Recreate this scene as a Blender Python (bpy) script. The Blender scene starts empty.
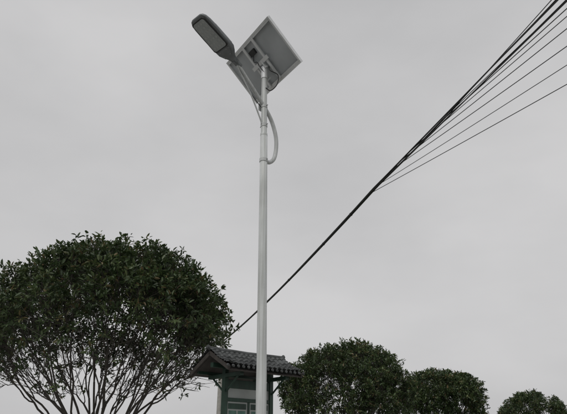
import bpy, math, random
import numpy as np
from mathutils import Vector, Matrix
rad = math.radians

# ------------------------------------------------------------------ helpers
def new_mat(name, base, rough=0.6, metal=0.0, var=0.15, scale=8.0, bump=0.0, spec=0.5, streak=0.0):
    m = bpy.data.materials.new(name); m.use_nodes = True
    nt = m.node_tree; b = nt.nodes['Principled BSDF']
    tc = nt.nodes.new('ShaderNodeTexCoord')
    n = nt.nodes.new('ShaderNodeTexNoise'); n.inputs['Scale'].default_value = scale
    n.inputs['Detail'].default_value = 6
    nt.links.new(tc.outputs['Object'], n.inputs['Vector'])
    r = nt.nodes.new('ShaderNodeValToRGB')
    r.color_ramp.elements[0].position = 0.3; r.color_ramp.elements[1].position = 0.7
    r.color_ramp.elements[0].color = (*[c*(1-var) for c in base], 1)
    r.color_ramp.elements[1].color = (*[min(1, c*(1+var)) for c in base], 1)
    nt.links.new(n.outputs['Fac'], r.inputs['Fac'])
    col = r.outputs['Color']
    if streak:   # vertical rain streaks / grime
        mp = nt.nodes.new('ShaderNodeMapping'); mp.inputs['Scale'].default_value = (60,60,1.6)
        n2 = nt.nodes.new('ShaderNodeTexNoise'); n2.inputs['Scale'].default_value = 1.0; n2.inputs['Detail'].default_value = 5
        nt.links.new(tc.outputs['Object'], mp.inputs['Vector']); nt.links.new(mp.outputs[0], n2.inputs['Vector'])
        r2 = nt.nodes.new('ShaderNodeValToRGB'); r2.color_ramp.elements[0].position = 0.38; r2.color_ramp.elements[1].position = 0.6
        k = 1-streak; r2.color_ramp.elements[0].color = (k,k,k*0.97,1); r2.color_ramp.elements[1].color = (1,1,1,1)
        nt.links.new(n2.outputs['Fac'], r2.inputs['Fac'])
        mm = nt.nodes.new('ShaderNodeMixRGB'); mm.blend_type='MULTIPLY'; mm.inputs[0].default_value = 1
        nt.links.new(col, mm.inputs[1]); nt.links.new(r2.outputs[0], mm.inputs[2]); col = mm.outputs[0]
    nt.links.new(col, b.inputs['Base Color'])
    b.inputs['Roughness'].default_value = rough
    b.inputs['Metallic'].default_value = metal
    b.inputs['Specular IOR Level'].default_value = spec
    if bump:
        bp = nt.nodes.new('ShaderNodeBump'); bp.inputs['Strength'].default_value = bump
        bp.inputs['Distance'].default_value = 0.02
        nt.links.new(n.outputs['Fac'], bp.inputs['Height'])
        nt.links.new(bp.outputs['Normal'], b.inputs['Normal'])
    return m

class MB:
    """mesh builder"""
    def __init__(s): s.v=[]; s.f=[]; s.m=[]
    def add(s, vs, fs, mi=0):
        o=len(s.v); s.v += [tuple(v) for v in vs]
        s.f += [tuple(i+o for i in f) for f in fs]; s.m += [mi]*len(fs)
    def tube(s, pts, rads, n=6, mi=0, cap=True):
        pts=[Vector(p) for p in pts]
        if not hasattr(rads,'__len__'): rads=[rads]*len(pts)
        vs=[]; up=None
        for i,p in enumerate(pts):
            d=(pts[min(i+1,len(pts)-1)]-pts[max(i-1,0)])
            if d.length<1e-7: d=Vector((0,0,1))
            d.normalize()
            if up is None:
                up=d.orthogonal().normalized()
            else:
                up=(up-d*up.dot(d))
                up = up.normalized() if up.length>1e-6 else d.orthogonal().normalized()
            w=d.cross(up)
            for k in range(n):
                a=2*math.pi*k/n
                vs.append(p+(up*math.cos(a)+w*math.sin(a))*rads[i])
        fs=[]
        for i in range(len(pts)-1):
            for k in range(n):
                k2=(k+1)%n
                fs.append((i*n+k,i*n+k2,(i+1)*n+k2,(i+1)*n+k))
        if cap:
            fs.append(tuple(reversed(range(n)))); fs.append(tuple((len(pts)-1)*n+k for k in range(n)))
        s.add(vs,fs,mi)
    def box(s, c, ax, ay, az, mi=0):
        """c centre, ax ay az HALF vectors"""
        c=Vector(c);ax=Vector(ax);ay=Vector(ay);az=Vector(az)
        vs=[c+ax*i+ay*j+az*k for k in(-1,1) for j in(-1,1) for i in(-1,1)]
        fs=[(0,2,3,1),(4,5,7,6),(0,1,5,4),(2,6,7,3),(0,4,6,2),(1,3,7,5)]
        s.add(vs,fs,mi)
    def obj(s, name, mats, parent=None, smooth=False, bevel=0):
        me=bpy.data.meshes.new(name); me.from_pydata(s.v,[],s.f)
        for m in mats: me.materials.append(m)
        me.polygons.foreach_set('material_index', s.m)
        if smooth: me.polygons.foreach_set('use_smooth',[True]*len(s.f))
        me.update()
        o=bpy.data.objects.new(name,me); bpy.context.collection.objects.link(o)
        if parent: o.parent=parent
        if bevel:
            b=o.modifiers.new('bev','BEVEL'); b.width=bevel; b.segments=2; b.limit_method='ANGLE'
        return o
def empty(name):
    e=bpy.data.objects.new(name,None); bpy.context.collection.objects.link(e); e.empty_display_size=0.3
    return e
def spline(ctrl, n=8):
    P=[Vector(p) for p in ctrl]; P=[P[0]*2-P[1]]+P+[P[-1]*2-P[-2]]; out=[]
    for i in range(1,len(P)-2):
        for k in range(n):
            t=k/n
            out.append(0.5*((2*P[i])+(P[i+1]-P[i-1])*t+(2*P[i-1]-5*P[i]+4*P[i+1]-P[i+2])*t*t+(-P[i-1]+3*P[i]-3*P[i+1]+P[i+2])*t**3))
    out.append(P[-2]); return out

# ------------------------------------------------------------------ materials
M_pole  = new_mat('galvanised_white_paint',(0.58,0.60,0.60),0.42,0.0,0.10,3.0,0.03,streak=0.22)
M_arm   = new_mat('arm_paint',(0.52,0.535,0.54),0.45,0.0,0.08,6.0,streak=0.15)
M_head  = new_mat('lamp_die_cast',(0.17,0.18,0.187),0.45,0.3,0.15,12.0,0.05)
M_lens  = new_mat('lamp_glass',(0.33,0.35,0.355),0.3,0.0,0.10,9.0)
M_led   = new_mat('led_optics',(0.385,0.40,0.395),0.35,0.0,0.1,30.0)
M_black = new_mat('black_rubber',(0.02,0.02,0.021),0.55,0.0,0.2,9.0)
M_alu   = new_mat('aluminium_frame',(0.66,0.67,0.68),0.45,0.2,0.06,9.0)
M_back  = new_mat('panel_backsheet',(0.42,0.44,0.46),0.6,0.0,0.12,3.0)
M_cell  = new_mat('solar_cells',(0.012,0.018,0.05),0.15,0.0,0.2,5.0)
M_bolt  = new_mat('zinc_steel',(0.35,0.35,0.35),0.4,0.8,0.1,30.0)
M_cable = new_mat('cable_sheath',(0.026,0.026,0.028),0.6,0.0,0.25,4.0)
M_conc  = new_mat('concrete',(0.33,0.32,0.30),0.85,0.0,0.18,5.0,0.3)
M_tile  = new_mat('roof_tile_grey',(0.075,0.08,0.08),0.75,0.0,0.55,7.0,0.5)
M_green = new_mat('dark_green_paint',(0.014,0.042,0.028),0.5,0.0,0.30,7.0,0.05,streak=0.3)
M_wood  = new_mat('dark_wood',(0.042,0.036,0.032),0.7,0.0,0.3,12.0,0.2)
M_board = new_mat('notice_poster',(0.32,0.34,0.33),0.5,0.0,0.15,3.0)
M_print = new_mat('poster_print',(0.07,0.16,0.13),0.5,0.0,0.3,14.0)

# ------------------------------------------------------------------ street lamp
lamp=empty('solar_street_lamp'); 
PX,PY=-0.205,5.6
def polept(z): return Vector((PX-0.006*z, PY, z))
mb=MB()
zs=[0.02,0.9,1.8,2.7,3.6,4.4,5.02]
mb.tube([polept(z) for z in zs],[0.058-0.0030*z for z in zs],32)
mb.obj('pole',[M_pole],lamp,True)
mb=MB()
mb.tube([polept(5.02),polept(5.05),polept(5.07),polept(5.95),polept(6.03)],[0.044,0.043,0.037,0.034,0.034],28)
mb.obj('pole_top_section',[M_pole],lamp,True,0.002)
mb=MB()
mb.box(polept(0.03),(0.16,0,0),(0,0.16,0),(0,0,0.012))
for i in range(4):
    a=math.pi/4+i*math.pi/2
    c=polept(0.03)+Vector((0.17*math.cos(a),0.17*math.sin(a),0)); 
    mb.tube([c*1+Vector((0,0,-0.02)),c+Vector((0,0,0.06))],0.011,8,1)
    d=Vector((math.cos(a+math.pi/4),math.sin(a+math.pi/4),0)); w=d.cross(Vector((0,0,1)))*0.004
    b=polept(0.05)
    v=[b+d*0.055-w,b+d*0.14-w,b+d*0.055+Vector((0,0,0.13))-w,b+d*0.055+w,b+d*0.14+w,b+d*0.055+Vector((0,0,0.13))+w]
    mb.add(v,[(0,1,2),(5,4,3),(0,3,4,1),(1,4,5,2),(2,5,3,0)])
mb.box(polept(0.75)+Vector((0,-0.055,0)),(0.035,0,0),(0,0.006,0),(0,0,0.12))
mb.obj('base_flange',[M_pole,M_bolt],lamp)
# arm in vertical plane through the pole
U=Vector((-0.69,-0.72,0)).normalized(); LAT=Vector((U.y,-U.x,0))
def ap(s,z,l=0.0):
    b=polept(z); return Vector((b.x,b.y,z))+U*s+LAT*l
arm=spline([ap(-0.02,4.69),ap(-0.10,4.705),ap(-0.175,4.79),ap(-0.21,4.95),ap(-0.20,5.12),ap(-0.125,5.30),ap(0.0,5.44),ap(0.23,5.64),ap(0.45,5.825),ap(0.52,5.87)],8)
mb=MB(); mb.tube(arm,0.025,16); mb.obj('curved_arm',[M_arm],lamp,True)
mb=MB()
mb.tube(spline([ap(0.035,5.17),ap(0.07,5.25),ap(0.22,5.50),ap(0.40,5.72),ap(0.47,5.815)],6),0.010,10)
mb.obj('arm_brace',[M_arm],lamp,True)
# clamps
mb=MB()
for z,r in((4.69,0.050),(5.17,0.042),(5.44,0.041)):
    mb.tube([polept(z-0.022),polept(z+0.022)],r,24,0)
    mb.tube([polept(z)+LAT*0.065,polept(z)-LAT*0.065],0.006,8,1)
mb.box(ap(-0.0,5.44,0.045),U*0.05,LAT*0.006,Vector((0,0,0.05)))
mb.obj('arm_clamps',[M_arm,M_bolt],lamp,False,0.002)

# lamp head
E=rad(23.7)
A=(U*math.cos(E)+Vector((0,0,math.sin(E)))).normalized()
N=(A.cross(LAT)).normalized()
if N.z<0: N=-N
H0=ap(0.46,5.838)
st=[(0.0,.032,.030,.030),(0.06,.036,.034,.032),(0.09,.046,.038,.034),(0.14,.088,.050,.036),(0.19,.120,.058,.036),(0.28,.130,.060,.034),
    (0.45,.134,.052,.032),(0.59,.131,.040,.030),(0.65,.122,.030,.026),(0.685,.100,.020,.020),(0.70,.070,.010,.012)]
mb=MB(); vs=[]; n=28
for t,w,hu,hd in st:
    for k in range(n):
        a=2*math.pi*k/n; ca,sa=math.cos(a),math.sin(a)
        e=0.5
        x=math.copysign(abs(ca)**e,ca)*w; y=math.copysign(abs(sa)**e,sa)*(hu if sa>0 else hd)
        vs.append(H0+A*t+LAT*x+N*y)
fs=[]
for i in range(len(st)-1):
    for k in range(n):
        fs.append((i*n+k,i*n+(k+1)%n,(i+1)*n+(k+1)%n,(i+1)*n+k))
fs.append(tuple(reversed(range(n)))); fs.append(tuple((len(st)-1)*n+k for k in range(n)))
mb.add(vs,fs); hb=mb.obj('lamp_head_body',[M_head],lamp,True)
def plate(mb,t0,t1,w0,w1,depth0,depth1,mi,corner=0.03):
    pts=[]
    def arc(cx,cy,a0):
        for k in range(5):
            a=a0+k*math.pi/8; pts.append((cx+corner*math.cos(a),cy+corner*math.sin(a)))
    arc(t1-corner,w1-corner,0); arc(t0+corner,w0-corner,math.pi/2); arc(t0+corner,-w0+corner,math.pi); arc(t1-corner,-w1+corner,1.5*math.pi)
    m=len(pts)
    v=[H0+A*x+LAT*y-N*depth0 for x,y in pts]+[H0+A*x+LAT*y-N*depth1 for x,y in pts]
    f=[(k,(k+1)%m,m+(k+1)%m,m+k) for k in range(m)]+[tuple(range(m))[::-1],tuple(range(m,2*m))]
    mb.add(v,f,mi)
mb=MB()
plate(mb,0.245,0.665,0.115,0.104,0.018,0.040,0)           # dark gasket frame
plate(mb,0.258,0.652,0.102,0.092,0.034,0.043,1)           # frosted glass
for i in range(7):
    for j in range(4):
        c=H0+A*(0.298+i*0.052)+LAT*((j-1.5)*0.044)-N*0.0438
        mb.box(c,A*0.013,LAT*0.010,N*0.0010,2)
plate(mb,0.12,0.235,0.066,0.102,0.020,0.040,3,0.02)         # driver cover
for s in(-1,1):
    for t in(0.15,0.22):
        c=H0+A*t+LAT*s*0.052; mb.tube([c-N*0.036,c-N*0.044],0.006,8,4)
mb.obj('lamp_head_optics',[M_black,M_lens,M_led,M_head,M_bolt],lamp)
mb=MB()
for j in range(9):
    l=(j-4)*0.024
    mb.box(H0+A*0.36+LAT*l+N*0.058,A*0.14,LAT*0.002,N*0.014)
mb.tube([H0+A*(-0.06),H0+A*0.09],0.034,20,0)
mb.box(H0+A*0.02-N*0.036,A*0.03,LAT*0.012,N*0.008)
mb.obj('lamp_head_fins',[M_head],lamp)

# solar panel
PC=Vector((-0.262,5.6,6.125))
Hh=Vector((0.57,-0.86,0)).normalized(); T=Vector((0.368,0.244,-0.42)).normalized()
T=(T-Hh*T.dot(Hh)).normalized(); PN=Hh.cross(T)
if PN.z<0: PN=-PN
hl,tl=0.51,0.325
mb=MB()
mb.box(PC,Hh*(hl-0.003),T*(tl-0.003),PN*0.004,0)
mb.box(PC+PN*0.006,Hh*(hl-0.012),T*(tl-0.012),PN*0.0015,1)
mb.obj('panel_laminate',[M_back,M_cell],lamp)
mb=MB()
for s in(-1,1):
    mb.box(PC+T*s*tl-PN*0.010,Hh*(hl+0.012),T*0.012,PN*0.020,0)
    mb.box(PC+Hh*s*hl-PN*0.010,Hh*0.012,T*(tl-0.0125),PN*0.0195,0)
    mb.box(PC+T*s*(tl-0.024)-PN*0.028,Hh*(hl-0.014),T*0.0115,PN*0.0015,0)
mb.obj('panel_frame',[M_alu],lamp,False,0.0015)
mb=MB()
for i in range(9):
    mb.box(PC+Hh*(-hl+0.05+i*(2*hl-0.1)/8)+PN*0.0082,Hh*0.001,T*(tl-0.015),PN*0.0003)
mb.obj('cell_busbars',[M_alu],lamp)
mb=MB()
for s in(-1,1):
    mb.box(PC+Hh*s*0.11-PN*0.040,Hh*0.015,T*(tl-0.02),PN*0.0095)
mb.box(PC-PN*0.056,Hh*0.17,T*0.025,PN*0.006)
top=polept(6.02)
mb.tube([polept(5.86),polept(6.035)],0.041,20)
mb.tube([top+Hh*-0.06-PN*0.0,top+Hh*0.06],0.012,10)
for s in(-1,1):
    mb.box((top+PC-PN*0.05)/2+Hh*s*0.045,(PC-PN*0.045-top)*0.6,Hh*0.003,(PC-PN*0.05-top).cross(Hh).normalized()*0.03)
mb.tube([polept(5.80)+T*0.0,PC+T*0.22-PN*0.045],0.010,8)
mb.obj('panel_bracket',[M_alu],lamp)
mb=MB()
JB=PC-T*0.17-Hh*0.03-PN*0.021
mb.box(JB,Hh*0.055,T*0.035,PN*0.014)
mb.tube(spline([JB+T*0.03-PN*0.01,JB+T*0.10-Hh*0.03-PN*0.05,PC-T*0.03-PN*0.09,PC+T*0.02-PN*0.10+Hh*0.0,polept(5.93)+Vector((0.0,-0.036,0))],6),0.006,6)
mb.tube(spline([PC+T*0.10-PN*0.03+Hh*0.06,PC+T*0.16-PN*0.12+Hh*0.12,polept(5.86)+Vector((0.17,-0.05,0.02)),polept(5.74)+Vector((0.16,-0.05,0.0)),polept(5.66)+Vector((0.08,-0.03,0)),polept(5.70)+Vector((0.02,-0.03,0))],8),0.0065,6)
mb.tube(spline([ap(0.44,5.79),ap(0.30,5.62,0.02),ap(0.12,5.48,0.02),ap(0.04,5.42,0.01)],6),0.005,6)
mb.obj('junction_box_and_wires',[M_black],lamp)

# ------------------------------------------------------------------ cables
rng=random.Random(5)
S=Vector((2.13,11.4,7.16)); FAR=Vector((-3.57,32,7.28))
MAIN=S+(Vector((3.79,5.67,7.2))-S)*2.5
cab=empty('overhead_cables'); mb=MB()
LS=(S-FAR).length; LM=(MAIN-S).length
def run(d):
    """centre of the bundle at distance d from the far pole (sagging a little)"""
    if d<=LS:
        t=d/LS; p=FAR.lerp(S,t); p.z-=0.22*4*t*(1-t); return p
    return S.lerp(MAIN,(d-LS)/LM)
via=[((4.54,7.13,7.00),-0.3,.0075),((4.36,6.75,7.03),0.15,.0065),((4.22,6.43,7.06),1.1,.0075),((4.10,6.17,7.10),1.6,.0075),
     ((3.99,5.95,7.13),2.3,.007),((3.92,5.82,7.17),2.9,.008),((3.87,5.74,7.22),3.4,.0075),((3.70,5.72,7.30),2.2,.0075),((3.66,5.70,7.42),3.2,.007)]
ends=[]
for i,(v,off,r) in enumerate(via):
    v=Vector(v); ph=i*math.pi*2/9; dl=LS+off; J=run(dl)
    e=S+(v-S)*2.5; ends.append(e); tw=rng.uniform(2,7); pts=[]
    for k in range(56):
        d=dl*k/56; a=ph+tw*d/LS; q=0.032 if d<LS else 0.032-0.016*(d-LS)/4
        pts.append(run(d)+Vector((math.cos(a),0,math.sin(a)))*q)
    for k in range(15):
        t=k/14; p=J.lerp(e,t); p.z-=(0.03+0.02*(i%3))*4*t*(1-t); pts.append(p)
    mb.tube(pts,[max(r,.0085)]*45+[r]*(len(pts)-45),6,cap=False)
for i in range(4):
    a=i*math.pi/2; pts=[]
    for k in range(50):
        d=LS*k/50; b=a+6*d/LS
        pts.append(run(d)+Vector((math.cos(b)*0.022,0,math.sin(b)*0.022)))
    for k in range(18):
        t=k/17; b=a+6+t*1.2; w=0.022+0.12*t
        pts.append(S.lerp(MAIN,t)+Vector((math.cos(b)*w,0,math.sin(b)*w)))
    mb.tube(pts,[0.014]*50+[0.014-0.005*min(1,k/8) for k in range(18)],6,cap=False)
    ends.append(pts[-1])
for k in (0.21,0.47,0.66,0.83,0.93):   # ties along the bundle
    p=run(LS*k); d=(S-FAR).normalized()
    mb.tube([p-d*0.025,p+d*0.025],0.045,8)
mb.obj('cable_run',[M_cable],cab,True)

up=empty('utility_pole'); mb=MB()
mb.tube([(-3.57,32.1,0),(-3.57,32.1,7.6)],[0.17,0.10],16)
mb.box((-3.57,31.98,7.25),(0.35,0,0),(0,0.03,0),(0,0,0.03),1)
mb.obj('shaft',[M_conc,M_bolt],up,False)
up2=empty('utility_pole'); mb=MB()
a=Vector((8.4,1.2,0)); b=Vector((6.1,-3.3,0))
for p in(a,b): mb.tube([p,p+Vector((0,0,8))],[0.17,0.11],16)
d=(b-a).normalized()
mb.box((a+b)/2+Vector((0,0,6.75)),d*((b-a).length/2+0.3),d.cross(Vector((0,0,1)))*0.04,(0,0,0.05),1)
for e in ends: mb.tube([(e.x,e.y,6.75),(e.x,e.y,e.z)],0.02,6,1)
mb.obj('h_frame',[M_conc,M_bolt],up2)

# ------------------------------------------------------------------ notice board shelter
nb=empty('notice_board_shelter')
th=rad(42); X=Vector((math.cos(th),math.sin(th),0)); Y=Vector((math.sin(th),-math.cos(th),0)); Z=Vector((0,0,1))
O=Vector((-0.97,7.40,0))   # ridge start on the ground
L=1.25; HW=0.43; ZE=2.57; ZR=2.80
def sp(x,y,z): return O+X*x+Y*y+Z*z
mb=MB()
rt=random.Random(3)
for s in(-1,1):
    nx=192; rows=8; vs=[]; fs=[]
    joff=[rt.uniform(-0.008,0.008) for _ in range(rows)]
    colz=[rt.uniform(-0.005,0.006) for _ in range(17)]
    for j in range(rows):
        for e in(0,1):
            f=(j+e)/rows
            y=0.02+f*HW
            sagc=-0.035*math.sin(math.pi*f)
            z0=ZR+(ZE-ZR)*f+sagc+(0.018 if e else 0.0)
            for i in range(nx+1):
                x=-0.03+(L+0.06)*i/nx
                ci=min(15,int(i/nx*16))
                z=z0+0.017*abs(math.sin(math.pi*i/nx*16))+0.03*(abs(2*i/nx-1)**6)+colz[ci]*(j%3-1)*0.8
                vs.append(sp(x+joff[j]*0.5,s*(y+(0.006*math.sin(ci*7.3+j*3.1) if e else 0)),z))
    R=2*rows
    for r in range(R-1):
        for i in range(nx):
            q=(r*(nx+1)+i,r*(nx+1)+i+1,(r+1)*(nx+1)+i+1,(r+1)*(nx+1)+i)
            fs.append(q if s>0 else q[::-1])
    mb.add(vs,fs,0)
    n_=(Y*s*(HW)+Z*(ZE-ZR)).normalized(); 
    c=sp(L/2,s*(HW/2+0.0),(ZR+ZE)/2-0.055)
    pn=X.cross(n_)
    mb.box(c,X*(L/2-0.01),n_*(math.hypot(HW,ZR-ZE)/2-0.005),pn*0.008,1)
    for xx in(-0.005,L+0.005):
        mb.box(sp(xx,s*HW/2,(ZR+ZE)/2-0.030),X*0.012,n_*(math.hypot(HW,ZR-ZE)/2+0.01),pn*0.026,1)
    for k in range(17):
        i=(k)/16; mb.tube([sp(-0.03+(L+0.06)*i,s*(HW+0.0),ZE+0.004),sp(-0.03+(L+0.06)*i,s*(HW+0.03),ZE-0.006)],0.017,8,0)
mb.tube([sp(-0.06,0,ZR+0.05),sp(-0.02,0,ZR+0.028),sp(L*0.5,0,ZR+0.018),sp(L+0.02,0,ZR+0.028),sp(L+0.06,0,ZR+0.05)],0.030,10,0)
mb.obj('tiled_roof',[M_tile,M_wood],nb)
mb=MB()
x0,x1=0.26,1.05
for x in(x0,x1):
    mb.box(sp(x,0,1.36),X*0.032,Y*0.032,Z*1.355)
    mb.box(sp(x,0,2.50),X*0.03,Y*0.36,Z*0.024)
    for s in(-1,1):
        a0=sp(x,s*0.035,2.30); b0=sp(x,s*0.28,2.48); mb.tube([a0,b0],0.014,6)
mb.box(sp(L/2,0,2.62),X*(L/2-0.03),Y*0.03,Z*0.03)
for s in(-1,1): mb.box(sp(L/2,s*0.33,2.552),X*(L/2-0.03),Y*0.02,Z*0.02)
xm=(x0+x1)/2; hw=(x1-x0)/2-0.033
mb.box(sp(xm,0,2.40),X*hw,Y*0.022,Z*0.055)
mb.box(sp(xm,0,2.20),X*hw,Y*0.024,Z*0.022)
mb.box(sp(xm,0,0.88),X*hw,Y*0.024,Z*0.03)
mb.box(sp(xm,0,1.55),X*0.016,Y*0.022,Z*0.627)
mb.obj('frame',[M_green],nb,False,0.003)
mb=MB()
mb.box(sp(xm,0,1.55),X*(hw-0.002),Y*0.010,Z*0.626,0)
mb.box(sp(xm,0,2.284),X*(hw-0.002),Y*0.008,Z*0.060,0)
for c,w in((-0.19,0.15),(0.19,0.15)):
    mb.box(sp(xm+c,0.0125,2.12),X*w,Y*0.0015,Z*0.035,2)
    for r in range(8):
        for q in(-1,1):
            mb.box(sp(xm+c+q*0.075,0.0125,2.02-r*0.13),X*0.062,Y*0.0015,Z*(0.045 if (r+q)%3 else 0.02),1)
mb.obj('notice_panel',[M_board,M_print,M_green],nb)

# ------------------------------------------------------------------ trees
def leaf_mat():
    m=bpy.data.materials.new('evergreen_leaf'); m.use_nodes=True; nt=m.node_tree; b=nt.nodes['Principled BSDF']
    at=nt.nodes.new('ShaderNodeAttribute'); at.attribute_name='shade'
    r=nt.nodes.new('ShaderNodeValToRGB'); cr=r.color_ramp
    cr.elements[0].color=(0.032,0.054,0.022,1); cr.elements[1].color=(0.200,0.140,0.070,1)
    e=cr.elements.new(0.45); e.color=(0.060,0.096,0.036,1)
    e=cr.elements.new(0.84); e.color=(0.105,0.140,0.052,1)
    nt.links.new(at.outputs['Fac'],r.inputs['Fac'])
    tc=nt.nodes.new('ShaderNodeTexCoord'); n=nt.nodes.new('ShaderNodeTexNoise'); n.inputs['Scale'].default_value=1.6
    nt.links.new(tc.outputs['Object'],n.inputs['Vector'])
    mx=nt.nodes.new('ShaderNodeMixRGB'); mx.blend_type='MULTIPLY'; mx.inputs[0].default_value=0.7
    r2=nt.nodes.new('ShaderNodeValToRGB'); r2.color_ramp.elements[0].position=0.35; r2.color_ramp.elements[0].color=(0.55,0.55,0.55,1)
    r2.color_ramp.elements[1].position=0.65; r2.color_ramp.elements[1].color=(1.2,1.2,1.2,1)
    nt.links.new(n.outputs['Fac'],r2.inputs['Fac'])
    nt.links.new(r.outputs['Color'],mx.inputs[1]); nt.links.new(r2.outputs['Color'],mx.inputs[2])
    nt.links.new(mx.outputs[0],b.inputs['Base Color'])
    b.inputs['Roughness'].default_value=0.45; b.inputs['Specular IOR Level'].default_value=0.5
    tr=nt.nodes.new('ShaderNodeBsdfTranslucent'); nt.links.new(mx.outputs[0],tr.inputs['Color'])
    ms=nt.nodes.new('ShaderNodeMixShader'); ms.inputs[0].default_value=0.22
    nt.links.new(b.outputs[0],ms.inputs[1]); nt.links.new(tr.outputs[0],ms.inputs[2])
    nt.links.new(ms.outputs[0],nt.nodes['Material Output'].inputs['Surface'])
    return m
M_leaf=leaf_mat()
M_bark=new_mat('bark',(0.060,0.053,0.045),0.9,0.0,0.35,14.0,0.4)

def make_tree(name, loc, R, ztop, zc, seed, nt_=240, nros=10, nleaf=11, leafl=0.10, zfull=3.5, znone=2.7, fork=1.15, low=0.10, lobamp=0.07, R0m=0.085):
    rg=np.random.default_rng(seed); loc=np.array(loc,float)
    rz=ztop-zc
    lob=rg.normal(size=(14,3)); lob/=np.linalg.norm(lob,axis=1)[:,None]; amp=rg.uniform(-lobamp,lobamp,14)
    def shell(d):
        b=1.0+ (np.exp(-((1-d@lob.T)/0.10))*amp).sum(1)
        return b[:,None]*d*np.array([R,R,rz])
    d=rg.normal(size=(nt_*3,3)); d/=np.linalg.norm(d,axis=1)[:,None]
    d=d[d[:,2]>-0.55]; d=d[:nt_]
    tg=shell(d)*rg.uniform(0.74,0.94,(len(d),1))+np.array([0,0,zc])
    mb=MB(); N=len(tg); R0=R0m
    def rad_(n): return max(0.0055, R0*(n/N)**0.46)
    def seg(p,q,n0,n1,bend=0.03):
        k=3; L=np.linalg.norm(q-p); pts=[]
        off=rg.normal(size=3)*bend*L
        for i in range(k+1):
            t=i/k; pts.append(p+(q-p)*t+off*4*t*(1-t))
        mb.tube(pts,[rad_(n0)+(rad_(n1)-rad_(n0))*i/k for i in range(k+1)],6 if n0>8 else 4,0,False)
    ends=[]
    def grow(p,T,depth):
        n=len(T)
        if n==1:
            seg(p,T[0],1,0.3,0.06); ends.append((p,T[0])); return
        c=T.mean(0)
        frac=0.30 if depth>1 else (0.06 if depth==0 else 0.14)
        dist=np.linalg.norm(c-p)
        frac=min(frac*rg.uniform(0.6,1.4),0.6)
        q=p+(c-p)*frac+rg.normal(size=3)*0.025
        if depth<3: q[2]+=0.03*dist
        seg(p,q,n,n*0.9,0.05)
        X_=T-c; w,v=np.linalg.eigh(X_.T@X_)
        ax=v[:,2]+rg.normal(size=3)*0.25; pr=X_@ax
        o=np.argsort(pr); k=int(np.clip(round(n*rg.uniform(0.35,0.65)),1,n-1))
        grow(q,T[o[:k]],depth+1); grow(q,T[o[k:]],depth+1)
    tp=np.array([0,0,fork])
    mb.tube([(0,0,-0.05),(0.01,0,0.15),(0,0.02,0.6),tp],[0.15,0.11,0.09,0.085],12,0,False)
    az=np.arctan2(tg[:,1],tg[:,0]); o=np.argsort(az)
    inner=np.hypot(tg[:,0],tg[:,1])<R*0.42
    grow(tp,tg[inner],1)
    oo=[i for i in o if not inner[i]]
    for g in np.array_split(np.array(oo),9): grow(tp+rg.normal(size=3)*np.array([.03,.03,.08]),tg[g],1)
    rc=[];ro=[]
    for (p,t) in ends:
        dz=t[2]
        dens=np.clip((dz-znone)/(zfull-znone),low,1.0)
        m=rg.binomial(nros,dens)
        for _ in range(m):
            c=t+rg.normal(size=3)*np.array([0.16,0.16,0.12])
            rel=c-np.array([0,0,zc]); dd=rel/np.array([R,R,rz]); l=np.linalg.norm(dd)
            un=dd/l; lim=np.linalg.norm(shell(un[None])[0]/np.array([R,R,rz]))*rg.uniform(0.93,1.03)
            if l>lim: c=np.array([0,0,zc])+rel*(lim/l)
            rc.append(c); out=rel/np.linalg.norm(rel); ro.append(out)
            base=p+(t-p)*rg.uniform(0.45,1.0)
            mid=(base+c)/2+rg.normal(size=3)*0.015
            mb.tube([base,mid,c],[0.0045,0.004,0.003],3,0,False)
        for _ in range(2):
            b0=p+(t-p)*rg.uniform(0.1,0.7); g=(t-p); g=g/(np.linalg.norm(g)+1e-6)
            e0=b0+(g+rg.normal(size=3)*0.35+np.array([0,0,0.25]))*rg.uniform(0.2,0.5)
            l=np.linalg.norm((e0-np.array([0,0,zc]))/np.array([R,R,rz]))
            if l<0.98: mb.tube([b0,(b0+e0)/2+rg.normal(size=3)*0.015,e0],[0.005,0.004,0.003],3,0,False)
    rc=np.array(rc); ro=np.array(ro); nr=len(rc)
    n=nr*nleaf
    C=np.repeat(rc,nleaf,0); Od=np.repeat(ro,nleaf,0)
    D=rg.normal(size=(n,3))*0.75+Od*0.45+np.array([0,0,0.12]); D/=np.linalg.norm(D,axis=1)[:,None]
    Wd=np.cross(D,rg.normal(size=(n,3))*0.6+np.array([0,0,1.0])); Wd/=np.linalg.norm(Wd,axis=1)[:,None]+1e-9
    Nn=np.cross(Wd,D); Ln=leafl*rg.uniform(0.55,1.25,(n,1)); Wn=Ln*rg.uniform(0.16,0.22,(n,1))
    C=C+D*0.01+rg.normal(size=(n,3))*0.022
    cup=-0.10*Ln
    v0=C; v1=C+D*Ln*0.35+Wd*Wn+Nn*Wn*0.35; v2=C+D*Ln*0.75+Wd*Wn*0.75+Nn*Wn*0.25+Nn*cup*0.6; v3=C+D*Ln+Nn*cup*1.6
    v4=C+D*Ln*0.75-Wd*Wn*0.75+Nn*Wn*0.25+Nn*cup*0.6; v5=C+D*Ln*0.35-Wd*Wn+Nn*Wn*0.35
    LV=np.stack([v0,v1,v2,v3,v4,v5],1).reshape(-1,3)
    bv=np.array([tuple(x) for x in mb.v]); nb_=len(bv)
    allv=np.concatenate([bv,LV])
    base=(np.arange(n)*6+nb_)[:,None]
    LF=np.concatenate([base+np.array([[0,1,2,3]]),base+np.array([[0,3,4,5]])],1).reshape(-1,4)
    BF=np.array(mb.f)
    F=np.concatenate([BF,LF]); nf=len(F)
    me=bpy.data.meshes.new(name); me.vertices.add(len(allv)); me.vertices.foreach_set('co',allv.astype(np.float32).ravel())
    me.loops.add(nf*4); me.loops.foreach_set('vertex_index',F.astype(np.int32).ravel())
    me.polygons.add(nf); me.polygons.foreach_set('loop_start',(np.arange(nf)*4).astype(np.int32))
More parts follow.
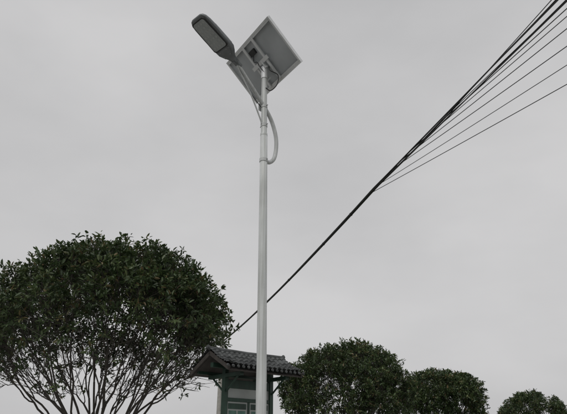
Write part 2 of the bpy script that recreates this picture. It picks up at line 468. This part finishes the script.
    me.materials.append(M_bark); me.materials.append(M_leaf)
    mi=np.zeros(nf,np.int32); mi[len(BF):]=1
    me.polygons.foreach_set('material_index',mi)
    sh=np.repeat(np.clip(np.repeat(rg.uniform(0.1,0.85,nr),nleaf)+rg.normal(size=n)*0.15,0,1),6)
    at=me.attributes.new('shade','FLOAT','POINT'); at.data.foreach_set('value',np.concatenate([np.zeros(nb_),sh]).astype(np.float32))
    me.update(calc_edges=True); me.validate()
    ob=bpy.data.objects.new(name,me); bpy.context.collection.objects.link(ob); ob.location=loc
    return ob

make_tree('osmanthus_tree',(-2.93,9.2,0),2.10,4.93,3.25,11,nt_=560,nros=10,nleaf=11,leafl=0.085,zfull=3.70,znone=2.85,lobamp=0.05,low=0.09,R0m=0.08)
make_tree('osmanthus_tree',(2.0,18.0,0),2.12,4.83,3.2,23,nt_=420,nros=10,nleaf=10,leafl=0.10,zfull=3.3,znone=2.1,low=0.2,lobamp=0.10)
make_tree('osmanthus_tree',(6.6,24.0,0),1.75,4.85,3.3,37,nt_=260,nros=11,nleaf=9,leafl=0.115,zfull=3.1,znone=2.2,low=0.2,lobamp=0.10)
make_tree('osmanthus_tree',(14.2,33.0,0),1.95,4.65,3.1,41,nt_=240,nros=11,nleaf=9,leafl=0.12,zfull=3.0,znone=2.2)

# ------------------------------------------------------------------ ground
def sheet(name,x0,x1,y0,y1,z,mat,th_=0):
    mb=MB()
    if th_: mb.box(((x0+x1)/2,(y0+y1)/2,z-th_/2),((x1-x0)/2,0,0),(0,(y1-y0)/2,0),(0,0,th_/2))
    else: mb.add([(x0,y0,z),(x1,y0,z),(x1,y1,z),(x0,y1,z)],[(0,1,2,3)])
    return mb.obj(name,[mat])
M_grass=new_mat('grass_ground',(0.07,0.09,0.04),0.95,0,0.4,0.8,0.4)
M_asph=new_mat('asphalt',(0.055,0.055,0.057),0.9,0,0.25,20,0.3)
M_pave=new_mat('paving',(0.34,0.33,0.31),0.85,0,0.15,2.5,0.2)
M_line=new_mat('road_paint',(0.7,0.7,0.68),0.7,0,0.1,10)
sheet('ground',-600,600,-600,600,-0.13,M_grass)
sheet('road',-200,200,-6.0,1.5,-0.126,M_asph)
sheet('road_marking',-200,200,-2.32,-2.2,-0.122,M_line)
sheet('pavement',-60,60,1.65,12.5,0.0,M_pave,0.12)
sheet('kerb',-60,60,1.5,1.65,0.02,M_conc,0.14)
for i,(x,y) in enumerate([(2.0,18.0),(6.6,24.0),(14.2,33.0)]):
    mb=MB(); mb.tube([(x,y,-0.13),(x,y,0.0)],[1.3,0.7],20); mb.obj('soil_mound',[M_grass])

# ------------------------------------------------------------------ sky + sun
SE,SR=rad(48),rad(200)
w=bpy.data.worlds.new('World'); bpy.context.scene.world=w; w.use_nodes=True; nt=w.node_tree
bg=nt.nodes['Background']; sky=nt.nodes.new('ShaderNodeTexSky'); sky.sky_type='NISHITA'; sky.sun_disc=False
sky.sun_elevation=SE; sky.sun_rotation=SR; sky.dust_density=6; sky.air_density=1.0
hs=nt.nodes.new('ShaderNodeHueSaturation'); hs.inputs['Saturation'].default_value=0.10
nt.links.new(sky.outputs[0],hs.inputs['Color'])
tc=nt.nodes.new('ShaderNodeTexCoord'); mp=nt.nodes.new('ShaderNodeMapping'); mp.inputs['Scale'].default_value=(1,1,2.2)
nz=nt.nodes.new('ShaderNodeTexNoise'); nz.inputs['Scale'].default_value=1.5; nz.inputs['Detail'].default_value=5; nz.inputs['Roughness'].default_value=0.5
nt.links.new(tc.outputs['Generated'],mp.inputs['Vector']); nt.links.new(mp.outputs[0],nz.inputs['Vector'])
cr=nt.nodes.new('ShaderNodeValToRGB'); cr.color_ramp.elements[0].position=0.32; cr.color_ramp.elements[1].position=0.68
cr.color_ramp.elements[0].color=(0.500,0.500,0.508,1); cr.color_ramp.elements[1].color=(0.655,0.650,0.655,1)
nt.links.new(nz.outputs['Fac'],cr.inputs['Fac'])
sc=nt.nodes.new('ShaderNodeMixRGB'); sc.blend_type='MULTIPLY'; sc.inputs[0].default_value=1; sc.inputs[2].default_value=(10,10,10,1)
nt.links.new(cr.outputs[0],sc.inputs[1])
mx=nt.nodes.new('ShaderNodeMixRGB'); mx.inputs[0].default_value=0.88
nt.links.new(hs.outputs[0],mx.inputs[1]); nt.links.new(sc.outputs[0],mx.inputs[2])
nt.links.new(mx.outputs[0],bg.inputs['Color']); bg.inputs['Strength'].default_value=0.1
sl=bpy.data.lights.new('sun','SUN'); sl.energy=1.0; sl.angle=rad(25); sl.color=(1,0.97,0.93)
so=bpy.data.objects.new('sun',sl); bpy.context.collection.objects.link(so)
dv=Vector((math.sin(SR)*math.cos(SE),math.cos(SR)*math.cos(SE),math.sin(SE)))
so.rotation_euler=dv.to_track_quat('Z','Y').to_euler(); so.location=dv*30

# ------------------------------------------------------------------ camera
c=bpy.data.cameras.new('camera'); c.lens=34.54; c.sensor_width=36; c.clip_end=3000; c.clip_start=0.05
co=bpy.data.objects.new('camera',c); bpy.context.collection.objects.link(co)
co.location=(0,0,1.6); co.rotation_euler=(rad(90+24),0,0)
s=bpy.context.scene; s.camera=co
s.view_settings.view_transform='Standard'; s.view_settings.look='None'; s.view_settings.exposure=0
